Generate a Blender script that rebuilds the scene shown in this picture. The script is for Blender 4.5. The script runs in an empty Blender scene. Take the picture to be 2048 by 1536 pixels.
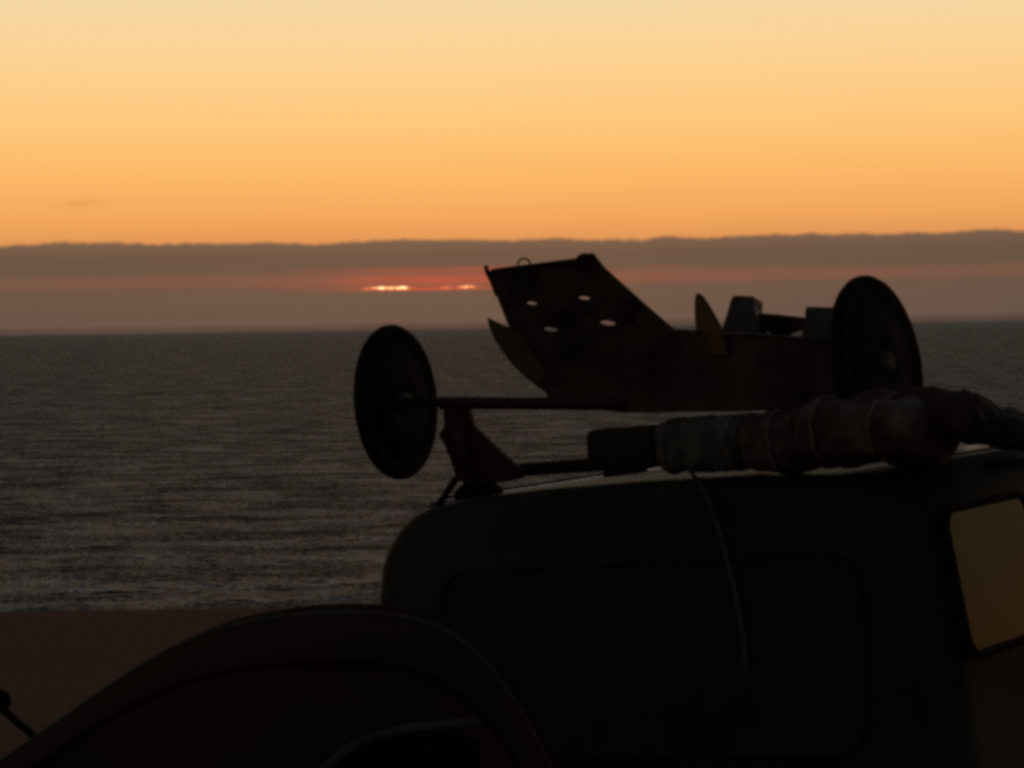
import bpy, bmesh, math, random
from mathutils import Vector, Matrix, noise
R = math.radians
random.seed(7)
sc = bpy.context.scene

# ------------------------------------------------------------------ camera
F = 5000.0                      # focal length in pixels of a 2048 px wide frame
HC = 2.1
PITCH = math.atan((768 - 656) / F)
cam_d = bpy.data.cameras.new('camera')
cam_d.sensor_width = 36.0
cam_d.lens = 36.0 * F / 2048
cam_d.clip_start = 0.05
cam_d.clip_end = 200000
cam = bpy.data.objects.new('camera', cam_d)
sc.collection.objects.link(cam)
CM = Matrix.Translation((0, 0, HC)) @ Matrix.Rotation(R(90) - PITCH, 4, 'X') @ Matrix.Rotation(R(-0.85), 4, 'Z')
cam.matrix_world = CM
sc.camera = cam
sc.render.resolution_x, sc.render.resolution_y = 1024, 768

# ------------------------------------------------------------------ exposure, film
sc.view_settings.view_transform = 'Standard'
sc.view_settings.look = 'None'
sc.view_settings.exposure = 0
sc.view_settings.gamma = 1
sc.render.engine = 'CYCLES'
sc.cycles.pixel_filter_type = 'GAUSSIAN'
sc.cycles.filter_width = 4.4    # soft phone lens
sc.cycles.use_denoising = False
sc.cycles.use_adaptive_sampling = False
sc.cycles.max_bounces = 5

def lin(c):
    return tuple((x / 255 / 12.92 if x / 255 <= .04045 else ((x / 255 + .055) / 1.055) ** 2.4) for x in c) + (1,)

# ------------------------------------------------------------------ world: dusk sky with a fog bank on the horizon
W = bpy.data.worlds.new('World'); sc.world = W; W.use_nodes = True
nt = W.node_tree; N = nt.nodes; L = nt.links
for n in list(N): N.remove(n)
def m(op, a, b=None, c=None, clamp=False):
    n = N.new('ShaderNodeMath'); n.operation = op; n.use_clamp = clamp
    for i, v in enumerate((a, b, c)):
        if v is None: continue
        if isinstance(v, (int, float)): n.inputs[i].default_value = v
        else: L.new(v, n.inputs[i])
    return n.outputs[0]
def ramp(f, pts, interp='LINEAR'):
    n = N.new('ShaderNodeValToRGB'); L.new(f, n.inputs[0]); e = n.color_ramp.elements
    n.color_ramp.interpolation = interp
    while len(e) > 1: e.remove(e[0])
    e[0].position = pts[0][0]; e[0].color = pts[0][1]
    for p, c in pts[1:]:
        q = e.new(p); q.color = c
    return n.outputs[0]
def mix(f, a, b, mode='MIX'):
    n = N.new('ShaderNodeMix'); n.data_type = 'RGBA'; n.blend_type = mode
    for s, v in ((n.inputs[0], f), (n.inputs[6], a), (n.inputs[7], b)):
        if isinstance(v, (int, float, tuple)): s.default_value = v
        else: L.new(v, s)
    return n.outputs[2]
tc = N.new('ShaderNodeTexCoord')
sep = N.new('ShaderNodeSeparateXYZ'); L.new(tc.outputs['Generated'], sep.inputs[0])
dx, dy, dz = sep.outputs
el = m('MULTIPLY', m('ARCSINE', dz), 180 / math.pi)            # elevation, degrees
az = m('MULTIPLY', m('ARCTAN2', dx, dy), 180 / math.pi)        # azimuth east of the sunset axis, degrees
def noise1(sx, sz, scale, detail=3, off=0.0, rough=.55):
    c = N.new('ShaderNodeCombineXYZ'); L.new(m('MULTIPLY', az, sx), c.inputs[0]); L.new(m('MULTIPLY', el, sz), c.inputs[1])
    c.inputs[2].default_value = off
    n = N.new('ShaderNodeTexNoise'); n.inputs['Scale'].default_value = scale; n.inputs['Detail'].default_value = detail
    n.inputs['Roughness'].default_value = rough
    L.new(c.outputs[0], n.inputs['Vector'])
    return m('SUBTRACT', n.outputs[0], .5)
def gauss(x, mu, s):
    t = m('DIVIDE', m('SUBTRACT', x, mu), s)
    return m('POWER', 2.71828, m('MULTIPLY', m('MULTIPLY', t, t), -1))
# clear sky above the bank
lo = ramp(m('DIVIDE', el, 10, clamp=True), [
    (.00, lin((208, 138, 82))), (.20, lin((222, 148, 87))), (.26, lin((240, 167, 92))), (.36, lin((249, 184, 104))), (.47, lin((252, 198, 124))),
    (.60, lin((251, 208, 143))), (.74, lin((243, 214, 163))), (1.0, lin((224, 210, 178)))])
hi = ramp(m('DIVIDE', el, 90, clamp=True), [
    (.11, lin((228, 212, 178))), (.17, lin((158, 152, 146))), (.30, lin((92, 94, 104))), (.55, lin((66, 68, 82))), (1, lin((54, 58, 72)))])
sky = mix(m('GREATER_THAN', el, 10), lo, hi)
# faint smudge of cloud low on the left
sm = m('MULTIPLY', m('MULTIPLY', gauss(az, -9.7, .5), gauss(el, 2.95, .11)), m('MULTIPLY_ADD', noise1(1, 3, 2.5, 3, 5), 1.2, .55))
sky = mix(m('MULTIPLY', sm, .42, clamp=True), sky, lin((176, 118, 74)))
# fog bank: layered, with lumpy upper edge
edge = m('ADD', 2.03, m('ADD', m('MULTIPLY', noise1(1, 0, .55, 2, 3), .16), m('MULTIPLY', noise1(1, .6, 1.3, 6, 9, .68), .24)))
wob = m('MULTIPLY', noise1(1, .5, .5, 3, 21), .16)
elw = m('ADD', el, wob)
bank = ramp(m('DIVIDE', elw, 2.5, clamp=True), [
    (.00, lin((72, 62, 57))), (.03, lin((82, 69, 62))), (.085, lin((101, 84, 73))), (.13, lin((98, 82, 70))), (.30, lin((101, 84, 71))), (.385, lin((102, 83, 70))),
    (.415, lin((114, 84, 69))), (.49, lin((116, 86, 70))), (.54, lin((100, 82, 69))), (.68, lin((103, 83, 69))),
    (.80, lin((115, 92, 74))), (1, lin((132, 103, 80)))])
# red glow through the slit, strongest where the sun stands behind it
glow_el = m('MULTIPLY', m('SMOOTH_MAX' if False else 'MULTIPLY', 1.0, m('MULTIPLY_ADD', m('COMPARE', elw, 1.16, .19), 1, 0)), 1)
glow_el = m('ADD', m('MULTIPLY', gauss(elw, 1.12, .155), .62), m('MULTIPLY', gauss(elw, 1.36, .06), .35))
glow_az = m('ADD', gauss(az, -1.6, 2.6), m('MULTIPLY', gauss(az, 1.5, 5.5), .20))
gl = m('MULTIPLY', m('MULTIPLY', glow_el, glow_az), m('MULTIPLY_ADD', noise1(1, 4, 1.2, 3, 31), .9, .95))
bank = mix(m('MULTIPLY', gl, .72, clamp=True), bank, lin((212, 84, 58)))
# slivers of the sun's disc between the layers
sp = None
for mu, s, k in ((-2.98, .17, 1.0), (-2.50, .15, 1.25), (-1.48, .10, .28), (-1.00, .16, .62), (-3.32, .10, .2), (-2.74, .1, .5)):
    g = m('MULTIPLY', gauss(az, mu, s), k)
    sp = g if sp is None else m('ADD', sp, g)
SPE = .955
sp1 = m('MULTIPLY', m('MULTIPLY', sp, gauss(m('ADD', el, m('MULTIPLY', noise1(1, 0, 2, 2, 40), .05)), SPE, .032)), m('MULTIPLY_ADD', noise1(1, 2, 9, 2, 44), 4.5, 1.1))
line = m('MULTIPLY', m('MULTIPLY', gauss(az, -1.9, 1.7), gauss(el, SPE - .03, .035)), .8)
bank = mix(m('MULTIPLY', line, 1, clamp=True), bank, lin((205, 84, 52)))
spc = ramp(m('MULTIPLY', sp1, 1, clamp=True), [(0, (0, 0, 0, 1)), (.3, (.45, .10, .03, 1)), (.7, (1.1, .55, .16, 1)), (1, (1.5, 1.15, .6, 1))])
bank = mix(1.0, bank, spc, 'ADD')
t = m('DIVIDE', m('SUBTRACT', el, edge), .05)
sky = mix(m('ADD', m('MULTIPLY', t, .5), .5, clamp=True), bank, sky)
# the afterglow fades away from the sunset: the sky behind the camera is dim
east = m('MULTIPLY_ADD', dy, .5, .5, clamp=True)
dim = ramp(east, [(0, (.26, .28, .24, 1)), (.45, (.30, .31, .28, 1)), (.60, (.36, .35, .32, 1)), (.78, (.50, .45, .38, 1)), (.96, (1, 1, 1, 1))])
sky = mix(1.0, sky, dim, 'MULTIPLY')
lowe = m('MULTIPLY', m('DIVIDE', m('SUBTRACT', 14, el), 8, clamp=True), m('DIVIDE', m('SUBTRACT', .15, dy), .4, clamp=True))
sky = mix(m('MULTIPLY', lowe, .93), sky, (.004, .0045, .006, 1))
ns = N.new('ShaderNodeTexSky'); ns.sky_type = 'NISHITA'; ns.sun_disc = False
ns.sun_elevation = R(1.0); ns.sun_rotation = R(-2.2); ns.altitude = 10
bg = N.new('ShaderNodeBackground'); L.new(sky, bg.inputs[0]); bg.inputs[1].default_value = 1.0
bg2 = N.new('ShaderNodeBackground'); L.new(ns.outputs[0], bg2.inputs[0]); bg2.inputs[1].default_value = 0.0015
ad = N.new('ShaderNodeAddShader'); L.new(bg.outputs[0], ad.inputs[0]); L.new(bg2.outputs[0], ad.inputs[1])
out = N.new('ShaderNodeOutputWorld'); L.new(ad.outputs[0], out.inputs[0])

# ------------------------------------------------------------------ sun, all but gone behind the bank
sd = bpy.data.lights.new('sun', 'SUN'); sd.energy = 0.006; sd.angle = R(14); sd.color = (1, .40, .16)
so = bpy.data.objects.new('sun', sd); sc.collection.objects.link(so)
so.rotation_euler = Vector((math.sin(R(-2.2)), math.cos(R(-2.2)), math.sin(R(1.05)))).to_track_quat('Z', 'Y').to_euler()

# ------------------------------------------------------------------ helpers
def mat(name, col, rough=.5, metal=0., var=.0, scale=6., bump=0., bscale=40., coat=0., spec=.5, col2=None, stretch=(1, 1, 1), coord='Object', ior=1.45):
    ma = bpy.data.materials.new(name); ma.use_nodes = True; t = ma.node_tree; b = t.nodes['Principled BSDF']
    b.inputs['Roughness'].default_value = rough; b.inputs['Metallic'].default_value = metal
    b.inputs['Coat Weight'].default_value = coat; b.inputs['IOR'].default_value = ior; b.inputs['Specular IOR Level'].default_value = spec
    c = t.nodes.new('ShaderNodeTexCoord'); mp = t.nodes.new('ShaderNodeMapping'); mp.inputs['Scale'].default_value = stretch
    t.links.new(c.outputs[coord], mp.inputs[0])
    n = t.nodes.new('ShaderNodeTexNoise'); n.inputs['Scale'].default_value = scale; n.inputs['Detail'].default_value = 5
    t.links.new(mp.outputs[0], n.inputs['Vector'])
    r = t.nodes.new('ShaderNodeValToRGB'); e = r.color_ramp.elements
    k2 = col2 or tuple(x * (1 + var) for x in col)
    e[0].position = .36; e[0].color = tuple(x * (1 - var) for x in col) + (1,); e[1].position = .64; e[1].color = k2 + (1,)
    t.links.new(n.outputs[0], r.inputs[0]); t.links.new(r.outputs[0], b.inputs['Base Color'])
    if bump:
        n2 = t.nodes.new('ShaderNodeTexNoise'); n2.inputs['Scale'].default_value = bscale; n2.inputs['Detail'].default_value = 4
        t.links.new(mp.outputs[0], n2.inputs['Vector'])
        bp = t.nodes.new('ShaderNodeBump'); bp.inputs['Strength'].default_value = bump; bp.inputs['Distance'].default_value = .02
        t.links.new(n2.outputs[0], bp.inputs['Height']); t.links.new(bp.outputs[0], b.inputs['Normal'])
    return ma

M = dict(
    van=mat('van_paint', (.040, .042, .034), .6, var=.3, scale=2.5, bump=.03, bscale=8, spec=.2, ior=1.33),
    glass=mat('dark_glass', (.016, .009, .003), .08, var=.2, spec=.10, ior=1.38),
    tint=mat('tinted_glass', (.040, .042, .034), .5, spec=.1, var=.2),
    rubber=mat('rubber', (.022, .021, .019), .85, spec=.1, var=.4, scale=25, bump=.5, bscale=60),
    steel=mat('worn_steel', (.075, .072, .066), .8, 0, var=.3, scale=14, bump=.2, bscale=40),
    rack=mat('rack_black', (.020, .019, .018), .85, 0, spec=.1, var=.3, scale=15),
    maroon=mat('maroon_paint', (.20, .065, .052), .7, spec=.2, var=.5, scale=9, col2=(.07, .036, .028), bump=.2, bscale=20),
    plate=mat('dark_plate', (.062, .040, .026), .85, spec=.1, var=.45, scale=9, bump=.15, bscale=25),
    tub=mat('dark_tub', (.105, .068, .056), .85, spec=.1, var=.5, scale=5, bump=.2, bscale=14),
    fin=mat('amber_plastic', (.085, .050, .016), .45, var=.3, scale=12),
    greyblock=mat('grey_block', (.10, .088, .086), .6, var=.3, scale=20, bump=.2),
    foam=mat('black_foam', (.040, .039, .035), .85, var=.3, scale=30, bump=.5, bscale=90),
    wool=mat('grey_wool', (.15, .15, .13), .95, var=.4, scale=10, bump=.8, bscale=45),
    red=mat('red_cloth', (.18, .085, .074), .95, var=.5, scale=9, col2=(.19, .18, .155), bump=.8, bscale=40),
    darkred=mat('dark_red_cloth', (.17, .05, .045), .95, var=.5, scale=6, col2=(.07, .055, .05), bump=.8, bscale=40),
    rope=mat('rope', (.22, .2, .17), .9, var=.4, scale=60, bump=.6, bscale=150),
    web=mat('webbing', (.12, .12, .11), .8, var=.3, scale=60, bump=.4, bscale=200),
    car=mat('car_paint', (.060, .058, .040), .42, var=.3, scale=2.2, col2=(.075, .038, .030), spec=0, bump=.02, bscale=6),
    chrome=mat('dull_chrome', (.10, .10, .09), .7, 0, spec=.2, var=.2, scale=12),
    rail=mat('satin_glint_rail', (.55, .50, .44), .32, .85, var=.2, scale=5),
    lens=mat('red_lens', (.10, .008, .006), .2, var=.2),
)

def at(px, py, d):
    q = Vector(((px - 1024) / F * d, -(py - 768) / F * d, -d)); return CM @ q
def onplane(px, py, P0, Nn):
    o = CM.translation; r = at(px, py, 1) - o
    return o + r * ((P0 - o).dot(Nn) / r.dot(Nn))

def tag(o, label=None, cat=None, group=None, kind=None):
    if label: o['label'] = label
    if cat: o['category'] = cat
    if group: o['group'] = group
    if kind: o['kind'] = kind
    return o
def empty(name, mw, label, cat, group=None):
    o = bpy.data.objects.new(name, None); o.empty_display_size = .1; sc.collection.objects.link(o)
    o.matrix_world = mw; bpy.context.view_layer.update()
    return tag(o, label, cat, group)
def obj(name, bm_or_me, ma, parent=None, smooth=True, world=False, bev=0, origin=None):
    """link a mesh; if world=True its verts are in world space and are brought into the root's frame"""
    if isinstance(bm_or_me, bmesh.types.BMesh):
        bmesh.ops.recalc_face_normals(bm_or_me, faces=bm_or_me.faces)
        me = bpy.data.meshes.new(name); bm_or_me.to_mesh(me); bm_or_me.free()
    else: me = bm_or_me
    o = bpy.data.objects.new(name, me); sc.collection.objects.link(o)
    me.materials.append(ma)
    for p in me.polygons: p.use_smooth = smooth
    if parent:
        root = parent
        while root.parent: root = root.parent
        if world: me.transform(root.matrix_world.inverted())
        o.parent = parent
    elif world:
        c = origin or sum((v.co for v in me.vertices), Vector()) / len(me.vertices)
        me.transform(Matrix.Translation(-c)); o.location = c
    if bev:
        b = o.modifiers.new('bevel', 'BEVEL'); b.width = bev; b.segments = 2; b.limit_method = 'ANGLE'; b.angle_limit = R(35)
    return o
def box_bm(c, s, bm=None, rot=None):
    bm = bm or bmesh.new(); r = bmesh.ops.create_cube(bm, size=1)
    mtx = Matrix.Translation(c) @ (rot.to_4x4() if rot else Matrix()) @ Matrix.Diagonal((*s, 1))
    bmesh.ops.transform(bm, matrix=mtx, verts=r['verts']); return bm
def tube(pts, r, bm=None, n=10, flat=None):
    """tube through points; r may be a list"""
    bm = bm or bmesh.new(); pts = [Vector(p) for p in pts]; rings = []
    up = Vector((0, 0, 1))
    for i, p in enumerate(pts):
        t = (pts[min(i + 1, len(pts) - 1)] - pts[max(i - 1, 0)]).normalized()
        a = t.cross(up)
        if a.length < .05: a = t.cross(Vector((0, 1, 0)))
        a.normalize(); b = a.cross(t).normalized(); rr = r[i] if isinstance(r, (list, tuple)) else r
        fl = flat or 1
        rings.append([bm.verts.new(p + a * math.cos(2 * math.pi * k / n) * rr + b * math.sin(2 * math.pi * k / n) * rr * fl) for k in range(n)])
    for i in range(len(rings) - 1):
        for k in range(n):
            bm.faces.new((rings[i][k], rings[i][(k + 1) % n], rings[i + 1][(k + 1) % n], rings[i + 1][k]))
    bm.faces.new(rings[0][::-1]); bm.faces.new(rings[-1]); return bm
def smooth_pts(p, k=6):
    p = [Vector(x) for x in p]; o = []
    for i in range(len(p) - 1):
        a, b, c, d = p[max(i - 1, 0)], p[i], p[i + 1], p[min(i + 2, len(p) - 1)]
        for j in range(k):
            t = j / k
            o.append(.5 * ((2 * b) + (c - a) * t + (2 * a - 5 * b + 4 * c - d) * t * t + (3 * b - a - 3 * c + d) * t ** 3))
    o.append(p[-1]); return o
def lathe(prof, mtx, n=40, bm=None):
    """prof: (radius, offset along local Z axis) closed profile"""
    bm = bm or bmesh.new(); rings = []
    for k in range(n):
        a = 2 * math.pi * k / n
        rings.append([bm.verts.new(mtx @ Vector((r * math.cos(a), r * math.sin(a), z))) for r, z in prof])
    q = len(prof)
    for k in range(n):
        for i in range(q):
            bm.faces.new((rings[k][i], rings[k][(i + 1) % q], rings[(k + 1) % n][(i + 1) % q], rings[(k + 1) % n][i]))
    return bm
def outline_prism(outer, holes, plane, thick, n_hole=20):
    """a flat piece: outline and holes on a plane given by three points, cut out and given thickness.
       returns a world-space mesh"""
    P0, P1, P2 = plane; Nn = (P1 - P0).cross(P2 - P0).normalized()
    if Nn.dot(CM.translation - P0) > 0: Nn = -Nn                   # thickness goes away from the road
    X = (P1 - P0).normalized(); Y = Nn.cross(X)
    cu = bpy.data.curves.new('c', 'CURVE'); cu.dimensions = '2D'; cu.fill_mode = 'BOTH'; cu.extrude = thick / 2
    for poly in [outer] + holes:
        s = cu.splines.new('POLY'); s.points.add(len(poly) - 1); s.use_cyclic_u = True
        for i, (px, py) in enumerate(poly):
            q = onplane(px, py, P0, Nn) - P0; s.points[i].co = (q.dot(X), q.dot(Y), 0, 1)
    o = bpy.data.objects.new('c', cu); sc.collection.objects.link(o)
    dg = bpy.context.evaluated_depsgraph_get(); me = bpy.data.meshes.new_from_object(o.evaluated_get(dg))
    bpy.data.objects.remove(o); bpy.data.curves.remove(cu)
    me.materials.clear()
    bm = bmesh.new(); bm.from_mesh(me); bpy.data.meshes.remove(me)
    bmesh.ops.remove_doubles(bm, verts=bm.verts, dist=1e-5)
    mx = Matrix((X, Y, Nn)).transposed().to_4x4(); mx.translation = P0 + Nn * thick / 2
    bmesh.ops.transform(bm, matrix=mx, verts=bm.verts); return bm
def ell(cx, cy, a, b, rot=0, n=24):
    c, s = math.cos(rot), math.sin(rot)
    return [(cx + a * math.cos(t) * c - b * math.sin(t) * s, cy + a * math.cos(t) * s + b * math.sin(t) * c) for t in [2 * math.pi * k / n for k in range(n)]]

# ------------------------------------------------------------------ frames
VT = Vector((.9563, 5.6575, 1.7451))
VM = Matrix.Translation(VT) @ Matrix.Rotation(-.6006, 4, 'Z') @ Matrix.Rotation(-.0785, 4, 'Y') @ Matrix.Rotation(.0229, 4, 'X')
VI = VM.inverted()
HV = 1.745                                   # roof edge above the van's own ground
def V(x, y, z): return VM @ Vector((x, y, z))

# ------------------------------------------------------------------ ground and sea
pn = (VM.to_3x3() @ Vector((0, 0, 1))); pp = V(0, 0, -HV)
def gh(x, y):
    z = pp.z - (pn.x * (x - pp.x) + pn.y * (y - pp.y)) / pn.z
    q = VI @ Vector((x, y, 0)); ddx = max(0, -1.9 - q.x, q.x - .5); ddy = max(0, -.3 - q.y, q.y - 4.2)
    w = max(0, 1 - math.hypot(ddx, ddy) / 3.5); w = w * w * (3 - 2 * w)
    return z * w
bm = bmesh.new()
xs = [-400, -200, -100, -60, -40, -30, -25, -20] + [-16 + .4 * i for i in range(81)] + [20, 25, 30, 40, 60, 100, 200, 400]
ys = [-60, -30, -15] + [-8 + .4 * i for i in range(63)] + [17.4, 18.0, 18.6, 19.0, 19.2, 19.4, 19.8, 20.7, 22.9, 25.9]
rows = []
for y in ys:
    row = []
    for x in xs:
        xx = x; fz = .02 * noise.noise(Vector((x * .5, y * .5, 3))) + .008 * noise.noise(Vector((x * 3, y * 3, 0)))
        z = gh(x, y) + fz * min(1, max(.15, (18.4 - y) / 4))
        e = y - 19.0
        if e > 0: z -= .02 * e / .2 if e < .21 else 0
        if e > .3: z -= {19.4: .25, 19.8: .6, 20.7: 1.6, 22.9: 5.5, 25.9: 8.6}[y]
        row.append(bm.verts.new((xx, y + (.25 * noise.noise(Vector((x * .3, 7, 0))) if 18.7 < y < 22 else 0), z)))
    rows.append(row)
for j in range(len(rows) - 1):
    for i in range(len(xs) - 1): bm.faces.new((rows[j][i], rows[j][i + 1], rows[j + 1][i + 1], rows[j + 1][i]))
gmat = mat('red_earth', (.27, .105, .080), .95, var=.4, scale=.8, col2=(.17, .080, .062), bump=.9, bscale=14, spec=.1)
tag(obj('ground', bm, gmat), kind='structure')

SZ = -6.0
bm = bmesh.new()
sy = [22, 60, 100, 200, 400, 800, 2000, 6000, 20000, 70000]
for j in range(len(sy)):
    k = max(300, sy[j] * 1.5)
    row = [bm.verts.new((k * (i / 6 - 1), sy[j], SZ)) for i in range(13)]
    if j:
        for i in range(12): bm.faces.new((prev[i], prev[i + 1], row[i + 1], row[i]))
    prev = row
sea = mat('sea_water', (.010, .012, .014), .12, spec=.5, var=.1)
t = sea.node_tree; b = t.nodes['Principled BSDF']; b.inputs['IOR'].default_value = 1.33
g = t.nodes.new('ShaderNodeNewGeometry')
def sea_noise(sx, sy_, det, rough, off, dist=0):
    mp = t.nodes.new('ShaderNodeMapping'); mp.inputs['Scale'].default_value = (sx, sy_, 1); mp.inputs['Location'].default_value = (off, off, 0)
    mp.inputs['Rotation'].default_value = (0, 0, R(3))
    t.links.new(g.outputs['Position'], mp.inputs[0])
    n = t.nodes.new('ShaderNodeTexNoise'); n.inputs['Scale'].default_value = 1; n.inputs['Detail'].default_value = det
    n.inputs['Roughness'].default_value = rough; n.inputs['Distortion'].default_value = dist
    t.links.new(mp.outputs[0], n.inputs['Vector']); return n.outputs[0]
def tm(op, a, b_):
    n = t.nodes.new('ShaderNodeMath'); n.operation = op
    for i, v in enumerate((a, b_)):
        if isinstance(v, (int, float)): n.inputs[i].default_value = v
        else: t.links.new(v, n.inputs[i])
    return n.outputs[0]
h = tm('ADD', tm('MULTIPLY', sea_noise(.42, .62, 4, .6, 3, 1.2), .7), tm('MULTIPLY', sea_noise(.17, .20, 4, .6, 40, 1.4), 4.8))
h = tm('ADD', h, tm('MULTIPLY', sea_noise(.03, .05, 3, .55, 90, .5), 3.0))
bp = t.nodes.new('ShaderNodeBump'); bp.inputs['Strength'].default_value = 1.0; bp.inputs['Distance'].default_value = 1.6
t.links.new(h, bp.inputs['Height']); t.links.new(bp.outputs[0], b.inputs['Normal'])
gl_ = t.nodes.new('ShaderNodeBsdfGlossy'); gl_.inputs['Color'].default_value = (.53, .70, 1, 1); gl_.inputs['Roughness'].default_value = .13
df_ = t.nodes.new('ShaderNodeBsdfDiffuse'); df_.inputs['Color'].default_value = (.022, .028, .034, 1)
t.links.new(bp.outputs[0], gl_.inputs['Normal']); t.links.new(bp.outputs[0], df_.inputs['Normal'])
fr = t.nodes.new('ShaderNodeFresnel'); fr.inputs['IOR'].default_value = 1.33; t.links.new(bp.outputs[0], fr.inputs['Normal'])
mx_ = t.nodes.new('ShaderNodeMixShader'); t.links.new(tm('MINIMUM', tm('MULTIPLY', fr.outputs[0], .48), .215), mx_.inputs[0])
t.links.new(df_.outputs[0], mx_.inputs[1]); t.links.new(gl_.outputs[0], mx_.inputs[2])
t.links.new(mx_.outputs[0], t.nodes['Material Output'].inputs['Surface'])
tag(obj('sea', bm, sea), kind='structure')

# ------------------------------------------------------------------ the van (or estate car) with the roof load
van = empty('van', VM @ Matrix.Translation((-.8, 0, -HV)), 'big dark boxy van seen from its rear corner, cart and blankets on its roof rack', 'van')
VF = Matrix.Translation((.8, 0, HV))                # van-frame (roof corner origin) -> van empty frame
def vobj(name, bm, ma, parent=van, **k):
    bmesh.ops.transform(bm, matrix=VF, verts=bm.verts); return obj(name, bm, ma, parent, **k)
half = [(0, .035), (.30, .032), (.52, .022), (.64, .008), (.70, -.010), (.745, -.040), (.785, -.085), (.808, -.14), (.817, -.20), (.826, -.32), (.836, -.45), (.852, -.62), (.868, -.78), (.878, -.95), (.875, -1.2), (.86, -1.42), (.82, -1.50)]
def van_z(y):          # lowering of the roof line toward the front
    return 0 if y < 2.6 else (y - 2.6) ** 2 * .75
bm = bmesh.new(); sts = []
st = [(-.0, .055), (.003, .034), (.010, .017), (.024, .006), (.045, .001), (.07, 0), (.12, 0), (.6, 0), (1.2, 0), (1.9, 0), (2.5, 0), (2.8, 0), (3.1, .0), (3.4, .02), (3.7, .06), (3.85, .12)]
for y, ins in st:
    ring = []
    for s in (1, -1):
        hh = half if s == 1 else half[::-1][:-1]
        for (x, z) in hh:
            if s == 1 and .6 < x < .9 and z > -.4:
                q_ = max(0, min(1, (y - .02) / .10)); x = x + q_ * (.010 + .03 * max(0, 1 - abs(z + .03) / .10)); z = z + q_ * .066 * max(0, 1 - abs(z + .04) / .08)
            zz = z - ins * (1 if z > -.1 else 0) * .7
            dz = van_z(y)
            if dz: zz = min(zz, zz - dz * max(0, 1 + z / .9)) if z > -.9 else zz
            xx = s * max(0, x - ins * (1 if x > .1 else 0))
            yy = y - .10 * min(1, -min(z, 0) / .9) * (1 if y < .1 else max(0, 1 - y))
            ring.append(bm.verts.new((-.8 + xx, yy, zz)))
    sts.append(ring)
n = len(sts[0])
for a, b in zip(sts, sts[1:]):
    for k in range(n): bm.faces.new((a[k], a[(k + 1) % n], b[(k + 1) % n], b[k]))
# rear panel as a grid of strips between mirrored points
def cap(ring):
    q = len(half); right = ring[:q]; left = [ring[0]] + ring[q:][::-1]
    for i in range(q - 1):
        vs = [right[i], right[i + 1], left[i + 1], left[i]]; vs2 = []
        for v in vs:
            if v not in vs2: vs2.append(v)
        if len(vs2) > 2: bm.faces.new(vs2)
cap(sts[0]); cap(sts[-1])
body = vobj('body', bm, M['van'])
def rrect(x0, x1, z0, z1, r, n=6):
    o = []
    for cx, cz, a0 in ((x1 - r, z1 - r, 0), (x0 + r, z1 - r, 90), (x0 + r, z0 + r, 180), (x1 - r, z0 + r, 270)):
        for k in range(n + 1):
            a = R(a0 + 90 * k / n); o.append((cx + r * math.cos(a), cz + r * math.sin(a)))
    return o
def side_x(z):
    for (x0, z0), (x1, z1) in zip(half, half[1:]):
        if z1 <= z <= z0: return x0 + (x1 - x0) * (z0 - z) / (z0 - z1)
    return half[-1][0]
def side_panel(poly, s, off, thick):                # poly in (y, z); follows the body side
    bm = bmesh.new(); o_, i_ = [], []
    for y, z in poly:
        zs = [c[1] for c in poly]; zt_, zb_ = max(zs), min(zs)
        x = side_x(zt_) + (side_x(zb_) - side_x(zt_)) * (zt_ - z) / (zt_ - zb_) + .033 if s > 0 and y < .6 else side_x(z) + .010
        o_.append(bm.verts.new((-.8 + s * (x + off), y, z))); i_.append(bm.verts.new((-.8 + s * (x + off - thick), y, z)))
    # fill as horizontal strips so the pane keeps the body's curve
    bm.faces.new(o_); bm.faces.new(i_[::-1])
    q = len(o_)
    for k in range(q): bm.faces.new((o_[k], o_[(k + 1) % q], i_[(k + 1) % q], i_[k]))
    bmesh.ops.triangulate(bm, faces=[f for f in bm.faces if len(f.verts) > 4]); return bm
def side_strip(poly, s, off, w, thick):             # closed trim tube round a pane
    zs = [c[1] for c in poly]; zt_, zb_ = max(zs), min(zs)
    pts = [(-.8 + s * ((side_x(zt_) + (side_x(zb_) - side_x(zt_)) * (zt_ - z) / (zt_ - zb_) + .033 if s > 0 and y < .6 else side_x(z) + .010) + off), y, z) for y, z in poly]; pts = pts + [pts[0]]
    return tube(pts, w, n=8)
def rear_y(z): return -.10 * min(1, -min(z, 0) / .9)
def win_poly(y0, y1, z0, z1, r, lean=0.0):
    return [(y + lean * (z1 - z), z) for y, z in rrect(y0, y1, z0, z1, r)]
for s in (1, -1):
    for wi, (y0, y1, z0, z1) in enumerate(((-.010, .46, -.40, -.074), (.66, 1.55, -.45, -.085), (1.70, 2.45, -.47, -.09))):
        p = win_poly(y0 + (.14 if s < 0 and wi == 0 else 0), y1, z0, z1, .05, -.13 if wi == 0 else 0)
        w_ = vobj('side_window', side_panel(p, s, .007, .012), M['glass'], smooth=False)
        vobj('window_seal', side_strip(p, s, .006, .010, 0), M['rubber'], w_)
    g_ = [(-.8 + s * .80, y, .008 - van_z(y)) for y in (.30, .5, .6, .8, 1.4, 2.0, 2.6)]
    vobj('rain_gutter', tube(g_, .009, n=8), M['van'])
    vobj('glint_rail', tube([(-.8 + s * .745, y, (.046 if s > 0 else .004) - van_z(y)) for y in (.16, .3, .8, 1.4, 2.0, 2.5)], .011, n=10, flat=.7), M['rail'])  # shiny rails added so the roof edge catches the sunset as a glint
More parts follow.
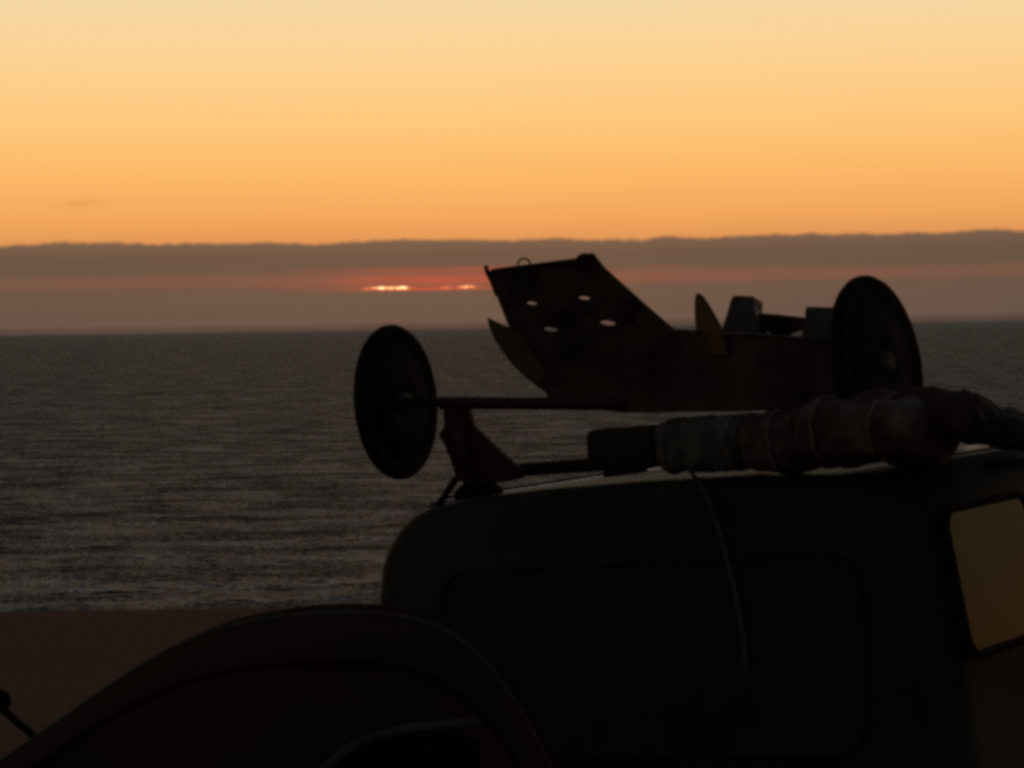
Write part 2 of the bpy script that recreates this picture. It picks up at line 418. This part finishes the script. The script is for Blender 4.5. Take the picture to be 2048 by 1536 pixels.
# tailgate window, seal, handle, lamps, bumper
def rear_panel(poly, off, thick):
    bm = bmesh.new(); a = [bm.verts.new((x, rear_y(z) - off, z)) for x, z in poly]; b = [bm.verts.new((x, rear_y(z) - off + thick, z)) for x, z in poly]
    bm.faces.new(a); bm.faces.new(b[::-1]); q = len(a)
    for k in range(q): bm.faces.new((a[k], a[(k + 1) % q], b[(k + 1) % q], b[k]))
    return bm
p = rrect(-1.40, -.20, -.62, -.16, .09)
tg = vobj('tailgate_window', rear_panel(p, .006, .012), M['tint'], smooth=False)
vobj('window_seal', tube([(x, rear_y(z) - .005, z) for x, z in p + [p[0]]], .007, n=8), M['tint'], tg)
vobj('bumper', box_bm((-.8, -.16, -1.32), (1.74, .14, .16)), M['rubber'], bev=.03)
vobj('tailgate_handle', box_bm((-.8, -.112, -.80), (.18, .03, .035)), M['rack'], bev=.008)
for s in (1, -1):
    vobj('rear_lamp', box_bm((-.8 + s * .73, -.105, -.98), (.12, .05, .28)), M['lens'], bev=.015)
for s in (1, -1):
    for y in (.62, 3.05):
        mx = Matrix.Translation((-.8 + s * .80, y, -HV + .31)) @ Matrix.Rotation(R(90), 4, 'Y')
        wh = vobj('wheel', lathe([(.20, -.09), (.30, -.085), (.315, -.05), (.315, .05), (.30, .085), (.20, .09)], mx), M['rubber'])
        vobj('rim', lathe([(.02, -.07), (.19, -.08), (.20, 0), (.19, .08), (.02, .07)], mx), M['steel'], wh)

# ------------------------------------------------------------------ roof rack
rack = empty('roof_rack', VM @ Matrix.Translation((-.8, .1, 0)), 'dark roof rack of crossbars on stubby feet clamped to the van roof', 'roof rack')
RF = Matrix.Translation((.8, -.1, 0))
def robj(name, bm, ma, parent=rack, **k):
    bmesh.ops.transform(bm, matrix=RF, verts=bm.verts); return obj(name, bm, ma, parent, **k)
def foot(x, y, zt):
    bm = bmesh.new(); a = .046
    lv = []
    for z, sx, sy in ((side_z(x) - .01, .050, .045), (side_z(x) + .018, .050, .045), (side_z(x) + .035, .036, .032), (zt - .01, .030, .028), (zt + .006, .030, .028)):
        lv.append([bm.verts.new((x + sx * cx, y + sy * cy, z)) for cx, cy in ((-1, -1), (1, -1), (1, 1), (-1, 1))])
    for p_, q_ in zip(lv, lv[1:]):
        for k in range(4): bm.faces.new((p_[k], p_[(k + 1) % 4], q_[(k + 1) % 4], q_[k]))
    bm.faces.new(lv[0][::-1]); bm.faces.new(lv[-1]); return bm
def side_z(x):
    u = abs(x + .8)
    for (x0, z0), (x1, z1) in zip(half, half[1:]):
        if x0 <= u <= x1: return z0 + (z1 - z0) * (u - x0) / (x1 - x0)
    return 0
ZB = .075
for y in (.13, .86):
    robj('crossbar', box_bm((-.735, y, ZB), (1.33, .045, .022)), M['rack'], bev=.006)
    robj('crossbar_pad', box_bm((-.735, y, ZB + .018), (1.26, .036, .012)), M['maroon'], bev=.004)
    for x in (-1.36, -.11):
        f = robj('foot', foot(x, y, ZB - .01), M['rack'], bev=.006)
        robj('clamp_strap', tube([VI @ at(914, 955, 6.50), VI @ at(890, 990, 6.50), VI @ at(861, 1032, 6.52)] if x < -.8 else [(x + .05, y, ZB - .02), (x + .05, y, .0)], .009, n=8), M['rack'], f)

# ------------------------------------------------------------------ the upturned cart
AL = Vector((-.3029, 6.5427, 1.9106)); AR = Vector((.8484, 5.8286, 2.0177))
AX = (AR - AL).normalized()
cart = empty('upturned_cart', Matrix.Translation((AL + AR) / 2) @ VM.to_3x3().to_4x4(), 'upturned two wheeled cart lying on the roof rack against the sunset', 'cart')
def dep(px): return 6.545 - (px - 793) / 958 * .716
def cobj(name, bm, ma, parent=cart, **k): return obj(name, bm, ma, parent, world=True, **k)
def wheel(c, ax, r, w):
    mx = Matrix.Translation(c) @ ax.to_track_quat('Z', 'Y').to_matrix().to_4x4()
    ty = cobj('wheel', lathe([(r - .032, -w * .40), (r - .018, -w * .5), (r - .006, -w * .42), (r, -w * .15), (r, w * .15), (r - .006, w * .42), (r - .018, w * .5), (r - .032, w * .40)], mx, 64), M['rubber'])
    cobj('rim', lathe([(r - .045, -w * .36), (r - .030, -w * .44), (r - .030, w * .44), (r - .045, w * .36)], mx, 64), M['rubber'], ty)
    cobj('disc', lathe([(.02, -.014), (.07, -.016), (r - .044, -.012), (r - .044, .012), (.07, .016), (.02, .014)], mx, 48), M['rubber'], ty)
    cobj('hub', lathe([(.001, -.035), (.022, -.035), (.028, -.02), (.028, .02), (.022, .035), (.001, .035)], mx, 24), M['steel'], ty)
def yawed(deg, tilt=0):
    return Vector((math.cos(R(deg)), -math.sin(R(deg)), math.tan(R(tilt))))
wheel(AL, yawed(26.5, 4.0).normalized(), .2035, .036)
wheel(at(1755, 727, 5.83), yawed(35, 9).normalized(), .2085, .036)
# axle beam
p0, p1 = at(850, 806, dep(850)), at(1700, 752, dep(1700))
cobj('axle', tube([AL, at(1100, 806, dep(1100))], .012, n=12), M['steel'])
cobj('axle', tube([at(1690, 744, 5.88), at(1755, 727, 5.83)], .012, n=12), M['steel'])
cobj('axle_beam', tube([at(878, 806, dep(878)), at(1250, 808, dep(1250))], .017, n=4), M['maroon'], smooth=False, bev=.003)
# tilted foot plate with four round holes
PL = [at(978, 541, 6.78), at(1190, 515, 6.62), at(1095, 792, 6.36)]
holes = [ell(1063, 605, 11, 3.6, .15), ell(1168, 594.5, 12, 4, .15), ell(1101, 657.5, 15, 4.8, .15), ell(1215, 644.5, 16, 5.4, .15)]
cobj('foot_plate', outline_prism([(978, 541), (1040, 532), (1150, 519), (1192, 517), (1226, 556), (1290, 615), (1345, 665), (1400, 712), (1420, 800), (1112, 806), (1095, 792), (1058, 735), (1015, 648), (985, 572)], holes, PL, .006), M['plate'], smooth=False)
# side wall folded along the plate's right edge
SP = [at(1200, 512, 6.60), at(1385, 690, 6.22), at(1300, 700, 6.28)]
cobj('side_wall', outline_prism([(1158, 508), (1186, 504), (1208, 532), (1232, 554), (1292, 608), (1352, 660), (1392, 668), (1400, 720), (1340, 730), (1240, 600)], [], SP, .016), M['plate'], smooth=False, bev=.004)
cobj('rolled_edge', tube(smooth_pts([at(972, 531, 6.76), at(975, 545, 6.76), at(985, 566, 6.75), at(994, 590, 6.73)]), .0065, n=10), M['plate'])
bm = bmesh.new()
r_ = bmesh.ops.create_uvsphere(bm, u_segments=20, v_segments=12, radius=1)
bmesh.ops.transform(bm, matrix=Matrix.Translation(at(1170, 524, 6.62)) @ Matrix.Diagonal((.027, .02, .024, 1)), verts=bm.verts)
cobj('end_knob', bm, M['plate'])
c = at(1048, 530, 6.72)
cobj('ring', tube([c + Vector((math.cos(a) * .0165, 0, math.sin(a) * .0175)) for a in [2 * math.pi * k / 28 for k in range(29)]], .0028, n=8), M['steel'])
cobj('top_rail', tube([at(984, 541, 6.77), at(1160, 519, 6.63)], .005, n=8), M['plate'])
# mudguard fins
FL = [at(973, 635, 6.50), at(1092, 788, 6.40), at(1060, 700, 6.44)]
cobj('mudguard', outline_prism([(973, 634), (978, 655), (988, 678), (1003, 702), (1022, 727), (1045, 750), (1070, 770), (1096, 789), (1110, 780), (1075, 720), (1040, 664), (1020, 655), (996, 645), (983, 638)], [], FL, .012), M['fin'], bev=.003, smooth=False)
FR = [at(1392, 587, 6.12), at(1440, 700, 6.06), at(1390, 700, 6.14)]
cobj('mudguard', outline_prism([(1391, 586), (1388, 600), (1388, 630), (1391, 665), (1394, 710), (1455, 710), (1440, 664), (1428, 638), (1412, 610), (1399, 591)], [], FR, .012), M['fin'], bev=.003, smooth=False)
# tub: the body of the cart, lying upside down
TB = [at(1100, 800, dep(1100) + .02), at(1700, 800, dep(1700) + .02), at(1400, 670, dep(1400) + .012)]
cobj('tub', outline_prism([(1090, 797), (1120, 770), (1240, 705), (1330, 664), (1345, 658), (1372, 659), (1390, 672), (1440, 667), (1500, 670), (1600, 677), (1690, 686), (1720, 760), (1715, 790), (1640, 812), (1560, 818), (1400, 824), (1250, 826), (1180, 818), (1110, 812)], [], TB, .24), M['tub'], bev=.012, smooth=False)
cobj('tub_rim', tube([at(1432, 667, dep(1432) + .002), at(1500, 669, dep(1500) + .002), at(1600, 676, dep(1600) + .002), at(1685, 684, dep(1685) + .002)], .0045, n=8), M['greyblock'])
cobj('latch', tube([at(1504, 700, dep(1504) - .004), at(1520, 731, dep(1520) - .002)], [.003, .0065], n=8), M['greyblock'])
BB = [at(1440, 700, dep(1500) + .22), at(1690, 700, dep(1690) + .22), at(1560, 600, dep(1560) + .22)]
for pl_ in ([(1436, 680), (1462, 594), (1470, 590), (1508, 592), (1507, 612), (1518, 650), (1518, 680)], [(1592, 690), (1606, 655), (1610, 612), (1680, 614), (1690, 690)]):
    cobj('support_block', outline_prism(pl_, [], BB, .07), M['greyblock'], bev=.006, smooth=False)
cobj('cross_member', outline_prism([(1500, 624), (1560, 629), (1620, 636), (1620, 656), (1590, 655), (1572, 662), (1566, 690), (1540, 690), (1536, 660), (1524, 650), (1500, 648)], [], [p + Vector((.02, .03, 0)) for p in BB], .04), M['plate'], bev=.004, smooth=False)
# triangular axle bracket standing on the rack's end
BK = [at(900, 820, 6.46), at(1020, 945, 6.40), at(910, 960, 6.46)]
cobj('axle_bracket', outline_prism([(886, 800), (932, 803), (944, 852), (1000, 905), (1046, 944), (1042, 956), (1000, 966), (940, 968), (912, 962), (898, 915), (884, 882), (876, 872), (888, 850), (885, 826)], [], BK, .03), M['maroon'], bev=.005, smooth=False)
cobj('bracket_stay', tube([at(912, 862, 6.43), at(925, 900, 6.43), at(945, 955, 6.43)], .016, n=10), M['tub'])

# ------------------------------------------------------------------ soft load on the rear bar
def bundle(name, px0, px1, y0, y1, dmid, depth, ma, label, cat, seed, power=3.2, lump=.010, tw=0.0, taper=(1, 1), ties=()):
    """a padded roll lying along the bar: rounded-box sections swept from px0 to px1"""
    a = at(px0, (y0[0] + y1[0]) / 2, dmid + .000 + (1550 - px0) / 1000 * .81); b = at(px1, (y0[1] + y1[1]) / 2, dmid + (1550 - px1) / 1000 * .81)
    ha = (y1[0] - y0[0]) / 2 * a.y / F; hb = (y1[1] - y0[1]) / 2 * b.y / F
    u = (b - a).normalized(); w = Vector((-u.y, u.x, 0)).normalized(); up = u.cross(w); up = up if up.z > 0 else -up
    bm = bmesh.new(); rings = []; n = 40; S = 44
    for i in range(S + 1):
        t = i / S; e = min(t, 1 - t) * 2; cap_ = min(1, (1 - (1 - min(1, e * (b - a).length / .07)) ** 2.6)) ** .5 if e > 0 else .02
        c = a.lerp(b, t); hh = (ha + (hb - ha) * t); dd = depth * (taper[0] + (taper[1] - taper[0]) * t)
        ring = []
        for k in range(n):
            an = 2 * math.pi * k / n; ca, sa = math.cos(an), math.sin(an)
            q = (abs(ca) ** power + abs(sa) ** power) ** (-1 / power)
            p = c + w * (ca * q * dd * max(cap_, .03)) + up * (sa * q * hh * max(cap_, .03))
            nz = noise.noise(Vector((p.x * 9 + seed, p.y * 9, p.z * 9))) + .6 * noise.noise(Vector((p.x * 26, p.y * 26 + seed, p.z * 26)))
            fold = .5 * math.sin((t * 9 + tw * ca) * 2.2 + seed + 2 * noise.noise(Vector((p.x * 5, p.z * 8, seed))))
            p += (w * ca + up * sa).normalized() * lump * (nz * .95 + fold * .12)
            ring.append(bm.verts.new(p))
        rings.append(ring)
    for i in range(S):
        for k in range(n): bm.faces.new((rings[i][k], rings[i][(k + 1) % n], rings[i + 1][(k + 1) % n], rings[i + 1][k]))
    bm.faces.new(rings[0][::-1]); bm.faces.new(rings[-1])
    bands = []
    for tb in ties:
        i = int(tb * S); cen = a.lerp(b, i / S)
        bands.append([cen + (v.co - cen) * 1.02 for v in rings[i]])
    o = obj(name, bm, ma, None, world=True)
    inv = Matrix.Translation(-o.location)
    for bp_ in bands:
        obj('tie_band', tube([inv @ p for p in bp_ + bp_[:1]], .0055, n=6, flat=.8), M['rope'], o)
    return tag(o, label, cat)
bundle('foam_block', 1192, 1350, (858, 846), (936, 930), 6.02, .075, M['foam'], 'black square ended foam pad on the crossbar left of the grey blanket', 'foam pad', 2, power=8, lump=.003)
bundle('folded_blanket', 1335, 1522, (838, 826), (942, 940), 6.00, .095, M['wool'], 'folded grey blanket with a pale top edge between black foam and red roll', 'blanket', 5, power=3.4, lump=.013, ties=(.18, .88))
bundle('rolled_blanket', 1508, 1640, (826, 814), (944, 938), 5.93, .10, M['red'], 'short reddish blanket roll with a looped end beside the grey blanket', 'blanket', 11, power=2.6, lump=.014, tw=1, ties=(.55,))
bundle('bedroll', 1632, 1890, (796, 778), (930, 922), 5.85, .13, M['red'], 'fat mottled red and grey bedroll against the right cart wheel', 'bedroll', 17, power=2.5, lump=.020, tw=1, ties=(.22, .68))
bundle('cloth_sack', 1800, 1965, (780, 786), (900, 880), 5.90, .11, M['darkred'], 'dark red cloth sack above the right rack foot', 'sack', 23, power=2.4, lump=.018, tw=1)
bundle('tarpaulin', 1900, 2140, (800, 846), (888, 900), 5.96, .09, M['foam'], 'black tarpaulin roll hanging past the right end of the rack', 'tarpaulin', 29, power=2.3, lump=.016, tw=1)
# cords fanned over the tarpaulin, each its own line
for k, (xa, ya, xb, yb) in enumerate(((1893, 784, 1975, 842), (1925, 778, 2000, 836), (1950, 786, 2020, 842))):
    o = obj('tie_cord', tube(smooth_pts([at(xa, ya, 5.60), at((xa + xb) / 2, (ya + yb) / 2 - 8, 5.55), at(xb, yb, 5.52)]), .0028, n=6), M['rope'], None, world=True)
    tag(o, ['thin cord nearest the red sack, slanting over the tarpaulin', 'middle one of three thin cords slanting over the tarpaulin', 'thin cord farthest right of three slanting over the tarpaulin'][k], 'cord', 'cords over the tarpaulin')
# strap hanging from the load down the tailgate
sp_ = []
for (px, py) in ((1372, 936), (1392, 958), (1410, 985), (1432, 1040), (1452, 1110), (1470, 1180), (1483, 1250), (1490, 1300), (1492, 1345)):
    P0 = V(0, -.0, 0); Nn = (VM.to_3x3() @ Vector((0, 1, 0))); q = onplane(px, py, P0, Nn); l = VI @ q
    yy = rear_y(l.z) - .016
    q = onplane(px, py, V(0, yy, 0), Nn); sp_.append(q)
sp_[0] = at(1372, 930, 6.0)
o = obj('lashing_strap', tube(smooth_pts(sp_), .0055, n=8), M['web'], None, world=True)
tag(o, 'thin grey strap hanging from the roof load down the dark tailgate', 'strap')

# ------------------------------------------------------------------ small round roofed car in front
CD = 5.1
prof_px = [(-1150, 2080), (-1120, 1960), (-1020, 1860), (-800, 1790), (-500, 1720), (-250, 1655), (-100, 1570), (0, 1508), (100, 1439), (200, 1370), (300, 1306), (380, 1266), (450, 1241), (550, 1222), (640, 1214), (720, 1213), (800, 1221), (860, 1236), (910, 1262), (960, 1303), (1015, 1372), (1065, 1455), (1105, 1536), (1150, 1630), (1220, 1700), (1330, 1760), (1430, 1850), (1470, 1960), (1480, 2080)]
prof = []
for px, py in prof_px:
    q = at(px, py, CD); prof.append((q.x, q.z - .02))
CX = (prof[0][0] + prof[-1][0]) / 2
CW = Matrix.Translation((CX, 5.12, 0))
car = empty('small_car', CW, 'small dark round roofed car in the foreground, lower left of the van', 'car')
belt = .98
sp2 = smooth_pts([(x, 0, z) for x, z in prof], 4)
bm = bmesh.new(); rings = []
def car_half(x, zt):
    """half section (y, z) at length x with crown height zt"""
    f = max(0, min(1, (zt - belt) / .35)); out = []
    end = min(1, min(x - prof[0][0], prof[-1][0] - x) / .35 + .25); wb = .66 * (1 - (1 - min(1, end)) ** 2 * .45)
    wr = .46 * f + (wb - .06) * (1 - f)
    zb = min(belt, zt - .04)
    out = [(0, zt), (wr * .45, zt - .004), (wr * .75, zt - .016), (wr * .92, zt - .040), (wr * 1.02, zt - .075 * f - .05 * (1 - f) * .9)]
    ztop = out[-1][1]; ytop = out[-1][0]
    for t in (.33, .66): out.append((ytop + (wb - .03 - ytop) * t, min(ztop, ztop + (zb - .05 - ztop) * t)))
    out += [(wb - .02, min(zb - .05, ztop - .01)), (wb, zb - .14), (wb + .005, max(.42, zb - .3)), (wb - .01, .30), (wb - .08, .24)]
    return out
for p in sp2:
    hh = car_half(p.x, p.z); ring = [bm.verts.new((p.x - CX, -y, z)) for y, z in hh] + [bm.verts.new((p.x - CX, y, z)) for y, z in hh[::-1][:-1]]
    rings.append(ring)
n = len(rings[0])
for a, b in zip(rings, rings[1:]):
    for k in range(n): bm.faces.new((a[k], a[(k + 1) % n], b[(k + 1) % n], b[k]))
for rg in (rings[0], rings[-1]): bm.faces.new(rg)
obj('body', bm, M['car'], car)
# side window with its pale upper trim, on the near flank
def zt_at(x):
    for a, b in zip(sp2, sp2[1:]):
        if a.x <= x <= b.x: return a.z + (b.z - a.z) * (x - a.x) / (b.x - a.x)
    return prof[-1][1]
def flank_y(x, z):
    hh = car_half(x, zt_at(x))
    for (y0, z0), (y1, z1) in zip(hh, hh[1:]):
        if z1 <= z <= z0 and z0 > z1: return y0 + (y1 - y0) * (z0 - z) / (z0 - z1)
    return hh[-1][0]
def flank(px, py):                      # point of the near flank seen at a pixel of the photograph
    d = 4.6
    for _ in range(12):
        q = at(px, py, d); d += (5.12 - flank_y(q.x, q.z)) - q.y
    return at(px, py, d)
def car_local(v): return CW.inverted() @ v
win = [(600, 1600), (640, 1548), (680, 1508), (730, 1479), (800, 1459), (870, 1450), (955, 1444), (960, 1500), (965, 1640), (780, 1660), (620, 1660)]
for side in (-1, 1):
    pts = [car_local(flank(*p)) for p in win]
    bm = bmesh.new(); a = [bm.verts.new((p.x, side * (-(p.y)) if False else (p.y - .006) * (1 if side < 0 else -1), p.z)) for p in pts]
    b = [bm.verts.new((v.co.x, v.co.y + (.012 if side < 0 else -.012), v.co.z)) for v in a]
    bm.faces.new(a); bm.faces.new(b[::-1])
    for k in range(len(a)): bm.faces.new((a[k], a[(k + 1) % len(a)], b[(k + 1) % len(a)], b[k]))
    bmesh.ops.triangulate(bm, faces=[f for f in bm.faces if len(f.verts) > 4])
    wn = obj('side_window', bm, M['glass'], car, smooth=False)
    tr = smooth_pts([(p.x, (p.y - .008) * (1 if side < 0 else -1), p.z) for p in pts[:7]])
    obj('window_trim', tube(tr, .0095, n=8), M['chrome'], wn)
# rain gutter round the roof, both sides
for side in (-1, 1):
    g_ = []
    for px, py in prof_px[6:24]:
        q = at(px, py, CD); hh = car_half(q.x, zt_at(q.x)); y, z = hh[3]
        g_.append((q.x - CX, side * (y + .004), z + .004))
    obj('rain_gutter', tube(smooth_pts(g_, 3), .006, n=8), M['car'], car)
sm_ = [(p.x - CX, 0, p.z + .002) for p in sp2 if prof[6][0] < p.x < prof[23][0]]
obj('rim_highlight_strip', tube(sm_, .006, n=8), M['chrome'], car)  # pale strip added along the ridge in place of a rim highlight
# wing mirror at the far front pillar
bm = bmesh.new(); bmesh.ops.create_uvsphere(bm, u_segments=20, v_segments=12, radius=1)
bmesh.ops.transform(bm, matrix=Matrix.Translation(car_local(at(-18, 1402, 5.45))) @ Matrix.Diagonal((.045, .03, .030, 1)), verts=bm.verts)
wm = obj('wing_mirror', bm, M['rubber'], car)
obj('mirror_arm', tube([car_local(at(-5, 1410, 5.45)), car_local(at(30, 1440, 5.45)), car_local(at(72, 1476, 5.40))], .009, n=8), M['rubber'], wm)
for s in (-1, 1):
    for x in (-.95, .95):
        mx = Matrix.Translation((x, s * .60, .27)) @ Matrix.Rotation(R(90), 4, 'X')
        wh = obj('wheel', lathe([(.17, -.07), (.25, -.068), (.27, -.04), (.27, .04), (.25, .068), (.17, .07)], mx), M['rubber'], car)
        obj('rim', lathe([(.02, -.05), (.16, -.06), (.17, 0), (.16, .06), (.02, .05)], mx), M['steel'], wh)
    b_ = bmesh.new(); bmesh.ops.create_uvsphere(b_, u_segments=16, v_segments=10, radius=.075)
    bmesh.ops.transform(b_, matrix=Matrix.Translation((prof[1][0] - CX + .03, s * .42, .62)), verts=b_.verts)
    obj('headlight', b_, M['glass'], car)
